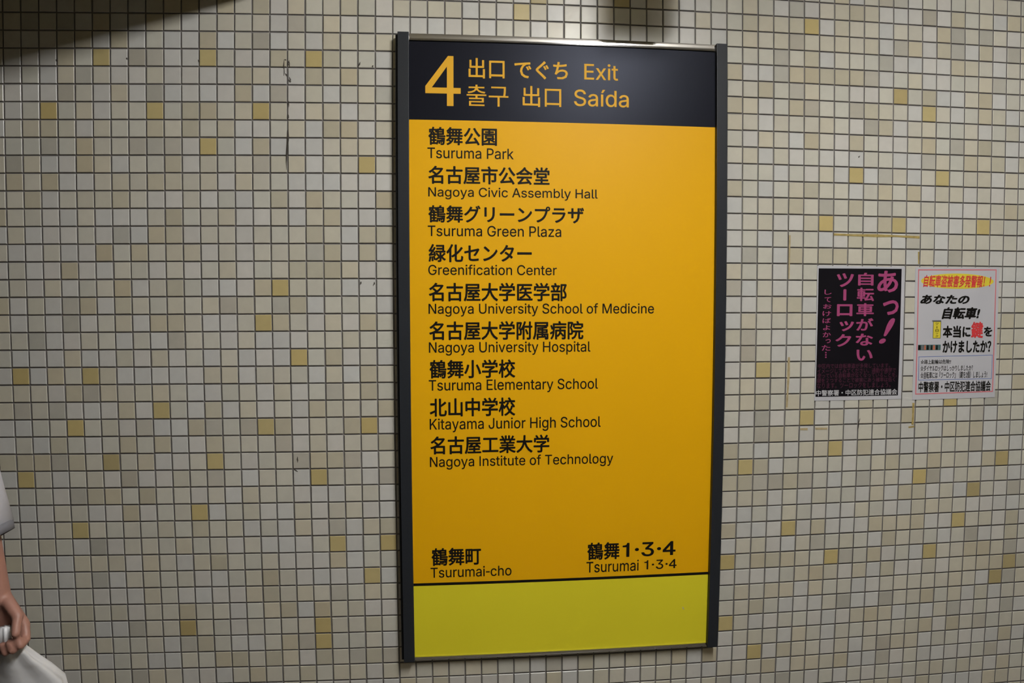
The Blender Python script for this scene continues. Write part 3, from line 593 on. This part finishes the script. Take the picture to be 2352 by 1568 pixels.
for x0, x1, m in ((0, .12, M_INK), (.14, .25, M_GREYP), (.26, .35, M_ORANGE), (.38, .47, M_INK), (.49, .54, M_GREYP), (.56, .63, M_INK), (.65, .76, M_ORANGE), (.79, .87, M_INK), (.90, .93, M_GREYP)):
    strip_bit(x0, x1, m)
a, b, c, d = WP_SCROLL
scroll = part('printed_scroll', prism_mesh('printed_scroll', [(a, b), (c, b), (c, d), (a, d)], -.0014, -.0010), M_YEL, wp)
scroll['label'] = 'printed yellow hanging scroll'
part('scroll_edge', frame_mesh('scroll_edge', [(a - .0006, d + .0006), (c + .0006, d + .0006), (c + .0006, b - .0006), (a - .0006, b - .0006)], .0012, -.0015, -.0011), M_INK, scroll)
a, b, c, d = WP_ROLL
part('scroll_roller', prism_mesh('scroll_roller', [(a, b), (c, b), (c, d), (a, d)], -.0015, -.0011), M_GREYP, scroll)
for t, a, b, c, d in WP_SCROLL_TEXT:
    lettering(t, (a, b, c, d), -.0017, M_INK, scroll, .01)
flush_lettering()

# lean the magenta exclamation mark over to the right, as printed
for o in bp.children:
    if o.name.startswith('lettering'):
        vs = o.data.vertices
        xs = [v.co.x + bp.location.x for v in vs]; zs = [v.co.z + bp.location.z for v in vs]
        if abs(min(xs) - BLACK_BANG[0]) < 1e-4 and abs(max(zs) - BLACK_BANG[3]) < 1e-4 and abs(min(zs) - BLACK_BANG[1]) < 1e-4:
            z0, z1 = min(zs), max(zs); W = BLACK_BANG[2] - BLACK_BANG[0]
            for v in vs:
                x = v.co.x + bp.location.x; z = v.co.z + bp.location.z
                t = (z - z0) / (z1 - z0)
                u = (x - BLACK_BANG[0]) / W
                v.co.x = BLACK_BANG[0] + W * (u * .36 + t * .64) - bp.location.x

# ------------------------------------------------------------------ the person at the left edge
def hull_capsule(bm, a, b, ra, rb, seg=14):
    """tapered limb between two joints"""
    a, b = Vector(a), Vector(b)
    for c, r in ((a, ra), (b, rb)):
        bmesh.ops.create_icosphere(bm, subdivisions=2, radius=r, matrix=Matrix.Translation(c))
    h = bmesh.ops.convex_hull(bm, input=bm.verts[:])
    hull = {g for g in h['geom'] if isinstance(g, bmesh.types.BMFace)}
    bmesh.ops.delete(bm, geom=[f for f in bm.faces if f not in hull], context='FACES_ONLY')

def ball(bm, c, r, s=(1, 1, 1), rot=None):
    m = Matrix.Translation(Vector(c)) @ (rot or Matrix()) @ Matrix.Diagonal((*s, 1))
    bmesh.ops.create_icosphere(bm, subdivisions=3, radius=r, matrix=m)

def fuse(name, build, voxel, smooth=4, keep=None):
    """one continuous skin over the masses laid down by build"""
    b = bmesh.new(); pieces = []
    meshes = []
    for fn in build:
        q = bmesh.new(); fn(q)
        dead = [v for v in q.verts if not v.link_faces]
        bmesh.ops.delete(q, geom=dead, context='VERTS')
        meshes.append(finish(q, 'x'))
    for me in meshes: b.from_mesh(me)
    me = finish(b, name)
    ob = bpy.data.objects.new('x', me); C.objects.link(ob)
    r = ob.modifiers.new('r', 'REMESH'); r.mode = 'VOXEL'; r.voxel_size = voxel; r.use_smooth_shade = True
    s = ob.modifiers.new('s', 'SMOOTH'); s.factor = .5; s.iterations = smooth
    bpy.context.view_layer.update()
    out = bpy.data.meshes.new_from_object(ob.evaluated_get(bpy.context.evaluated_depsgraph_get()))
    bpy.data.objects.remove(ob)
    for q in meshes: bpy.data.meshes.remove(q)
    out.name = name
    if keep:
        q = bmesh.new(); q.from_mesh(out)
        bmesh.ops.delete(q, geom=[v for v in q.verts if not keep(v.co)], context='VERTS')
        bmesh.ops.recalc_face_normals(q, faces=q.faces[:])
        q.to_mesh(out); q.free()
        for f in out.polygons: f.use_smooth = True
    return out

PX, PY = -1.00, -.805           # where the person stands, walking to the right (+x) along the wall
person = empty('person', (PX, PY, 0))
tag(person, 'person at the left edge with a pale sleeve, a bare forearm and a closed hand', 'person')
SH = Vector((-1.020, -.630, 1.370)); EL = Vector((-.985, -.600, 1.105)); WR = Vector((-.944, -.600, .888)); KN = Vector((-.922, -.600, .838))
SH2 = Vector((PX - .01, PY - .175, 1.370)); EL2 = Vector((PX - .09, PY - .20, 1.10)); WR2 = Vector((PX - .07, PY - .20, .87)); KN2 = Vector((PX - .06, PY - .20, .82))
HIP = [Vector((PX, PY - .085, .88)), Vector((PX, PY + .085, .88))]
KNEE = [Vector((PX + .10, PY - .085, .47)), Vector((PX - .05, PY + .08, .47))]
ANK = [Vector((PX + .10, PY - .085, .085)), Vector((PX - .24, PY + .08, .13))]
masses = []
def cap(a, b, ra, rb): masses.append(lambda bm: hull_capsule(bm, a, b, ra, rb))
def bal(c, r, s=(1, 1, 1)): masses.append(lambda bm: ball(bm, c, r, s))
bal((PX, PY, .90), .15, (.78, 1.05, .75))
bal((PX, PY, 1.06), .13, (.74, .98, 1.1))
bal((PX + .01, PY, 1.25), .15, (.72, 1.08, 1.05))
cap((PX, PY - .10, 1.36), (PX, PY + .10, 1.36), .055, .055)
cap((PX, PY, 1.36), (PX + .02, PY, 1.47), .052, .048)
for s in ((SH, EL, WR), (SH2, EL2, WR2)):
    cap(s[0], s[1], .048, .038); cap(s[1], s[1].lerp(s[2], .35), .037, .036); cap(s[1].lerp(s[2], .35), s[2], .036, .026)
for h, k, a in zip(HIP, KNEE, ANK):
    cap(h, k, .085, .055); cap(k, k.lerp(a, .35), .053, .052); cap(k.lerp(a, .35), a, .052, .035)
    cap(a + Vector((-.01, 0, -.03)), a + Vector((.15, 0, -.055)), .033, .022)
# head, looking along +x
HD = Vector((PX + .035, PY, 1.575))
bal(HD, .095, (1.0, .80, 1.18)); bal(HD + Vector((.03, 0, -.055)), .062, (1.0, .85, .95))
cap(HD + Vector((.092, 0, .005)), HD + Vector((.108, 0, -.028)), .008, .012)
bal(HD + Vector((.088, 0, -.058)), .018, (.6, 1.25, .45)); bal(HD + Vector((.085, 0, -.068)), .017, (.6, 1.1, .5)); bal(HD + Vector((.078, 0, -.092)), .022, (.8, 1, .8))
for s in (-1, 1):
    bal(HD + Vector((-.005, s * .077, -.01)), .028, (.65, .3, 1.05))
    bal(HD + Vector((.083, s * .032, .022)), .016, (.5, 1.2, .5))
# hands: palm, four curled fingers of different lengths and a thumb closing against them
def hand(W, K, side):
    d = (K - W).normalized()               # down the hand
    acr = Vector((1, 0, 0)) - d * d.x; acr.normalize()   # across the knuckles, towards +x
    inn = d.cross(acr) * side                            # side the palm faces (the body)
    if inn.y * side < 0: pass
    for k, (off, ln) in enumerate(((.024, 1.0), (.008, 1.08), (-.009, 1.0), (-.025, .82))):
        base = W + d * .075 + acr * off
        masses.append(lambda bm, b=base, o=off: hull_capsule(bm, W + acr * o * .55 + d * .005, b, .0145, .0115))
        p1 = base + d * .026 * ln + inn * .014 * ln
        p2 = p1 + d * .004 * ln + inn * .022 * ln
        p3 = p2 - d * .016 * ln - inn * .002
        masses.append(lambda bm, a=base, b=p1: hull_capsule(bm, a, b, .0105, .0092))
        masses.append(lambda bm, a=p1, b=p2: hull_capsule(bm, a, b, .0092, .0084))
        masses.append(lambda bm, a=p2, b=p3: hull_capsule(bm, a, b, .0084, .0074))
    t0 = W + d * .018 + acr * .022 + inn * .008
    t1 = W + d * .050 + acr * .037 + inn * .022
    t2 = W + d * .078 + acr * .030 + inn * .040
    masses.append(lambda bm: hull_capsule(bm, t0, t1, .013, .0112))
    masses.append(lambda bm: hull_capsule(bm, t1, t2, .0108, .0088))
hand(WR, KN, 1)
hand(WR2, KN2, -1)
body = part('body', fuse('body', masses, .0042, 3), M_SKIN, person)

masses = []
bal((PX, PY, .98), .165, (.80, 1.04, .9)); bal((PX, PY, 1.08), .145, (.80, 1.02, 1.1))
bal((PX + .01, PY, 1.25), .162, (.76, 1.10, 1.08))
cap((PX, PY - .12, 1.365), (PX, PY + .12, 1.365), .060, .060)
cap(SH, SH.lerp(EL, .5), .062, .062); cap(SH2, SH2.lerp(EL2, .5), .062, .062)
sh_me = fuse('shirt', masses, .008, 5)
shirt = part('shirt', sh_me, M_SHIRT, person)
shirt['label'] = 'pale loose shirt'
def tube(name, rings, seg=28, thick=.004, wob=0.0):
    """an open cloth tube through (centre, radius, axis) rings, with a real thickness"""
    bm = bmesh.new(); outer, inner = [], []
    for ci, (c, r, ax) in enumerate(rings):
        ax = Vector(ax).normalized()
        u = ax.cross(Vector((0, 1, 0))).normalized(); v = ax.cross(u)
        for lst, rr in ((outer, r), (inner, r - thick)):
            lst.append([bm.verts.new(Vector(c) + (u * math.cos(t) + v * math.sin(t)) * rr * (1 + wob * math.sin(3 * t + ci))) for t in [k * 2 * math.pi / seg for k in range(seg)]])
    for lst in (outer, inner):
        for p, q in zip(lst, lst[1:]):
            for k in range(seg):
                bm.faces.new((p[k], p[(k + 1) % seg], q[(k + 1) % seg], q[k]))
    for e in (0, -1):
        for k in range(seg):
            bm.faces.new((outer[e][k], outer[e][(k + 1) % seg], inner[e][(k + 1) % seg], inner[e][k]))
    bmesh.ops.recalc_face_normals(bm, faces=bm.faces[:])
    for f in bm.faces: f.smooth = True
    return finish(bm, name)
for S, E, Wv in ((SH, EL, WR), (SH2, EL2, WR2)):
    ax1 = E - S
    fin = E.lerp(Wv, .50) + Vector((-.006, 0, .0))
    hem = Vector((fin - E)) + Vector((.045, 0, 0))
    part('sleeve', tube('sleeve', [(S.lerp(E, .15), .060, ax1), (S.lerp(E, .55), .062, ax1), (E + Vector((-.006, 0, .01)), .062, ax1), (fin + Vector((0, 0, .018)), .064, hem)], wob=.02), M_SHIRT, person)
    o = part('sleeve_trim', tube('sleeve_trim', [(fin + Vector((0, 0, .020)), .0655, hem), (fin + Vector((.001, 0, .000)), .0660, hem)], wob=.02, thick=.006), M_CUFF, person)
    o['label'] = 'dark grey sleeve hem'
masses = []
bal((PX, PY, .90), .165, (.80, 1.08, .75))
for h, k, a in zip(HIP, KNEE, ANK):
    cap(h, k, .098, .075); cap(k, a + Vector((0, 0, .02)), .073, .065)
tr = fuse('trousers', masses, .008, 4)
part('trousers', tr, M_TROUSER, person)
for a in ANK:
    masses = []
    cap(a + Vector((-.02, 0, -.030)), a + Vector((.06, 0, -.045)), .045, .040); cap(a + Vector((.06, 0, -.045)), a + Vector((.155, 0, -.055)), .040, .030)
    me = fuse('shoe', masses, .006, 3)
    zmin = max(a.z - .085, 0.0)
    for v in me.vertices: v.co.z = max(v.co.z, zmin)
    part('shoe', me, M_SHOE, person)
masses = []
bal(HD + Vector((-.012, 0, .022)), .108, (1.0, .86, 1.12)); bal(HD + Vector((-.055, 0, -.04)), .075, (.8, 1.0, 1.3))
hair = fuse('hair', masses, .006, 3, keep=lambda c: not (c.x > HD.x + .052 and c.z < HD.z + .060))
part('hair', hair, M_HAIR, person)
for s in (-1, 1):
    q = bmesh.new(); ball(q, HD + Vector((.083, s * .032, .008)), .011, (.6, 1.1, .6))
    part('eye', finish(q, 'eye'), mat('eye_dark', (.03, .02, .02), .2), person)

# ------------------------------------------------------------------ the white bag in the hand
bag = empty('carrier_bag', (-.965, -.545, .42))
tag(bag, 'white bag hanging from the hand at the left edge', 'bag')
bm = bmesh.new()
prof = [(.838, .010, .010, -.912), (.815, .013, .012, -.914), (.795, .022, .018, -.918), (.775, .036, .028, -.926), (.752, .055, .036, -.937), (.72, .082, .046, -.948), (.68, .106, .054, -.957), (.62, .126, .060, -.965), (.55, .134, .062, -.968), (.48, .126, .060, -.968), (.44, .110, .052, -.967), (.425, .07, .035, -.966)]
rings = []
SEG = 48
for z, rx, ry, cx in prof:
    ring = []
    for k in range(SEG):
        t = 2 * math.pi * k / SEG
        f = 1 + (.05 + .10 * max(0, (z - .70) / .13)) * math.sin(7 * t + z * 6) * (1 if z > .5 else .3)
        ring.append(bm.verts.new((cx + rx * f * math.cos(t), -.545 - .082 * max(0, min(1, (z - .68) / .14)) + ry * .78 * f * math.sin(t), z)))
    rings.append(ring)
for p, q in zip(rings, rings[1:]):
    for k in range(SEG):
        bm.faces.new((p[k], p[(k + 1) % SEG], q[(k + 1) % SEG], q[k]))
bm.faces.new(rings[0]); bm.faces.new(rings[-1][::-1])
bmesh.ops.recalc_face_normals(bm, faces=bm.faces[:])
for f in bm.faces: f.smooth = True
part('bag_body', finish(bm, 'bag_body'), M_BAG, bag)
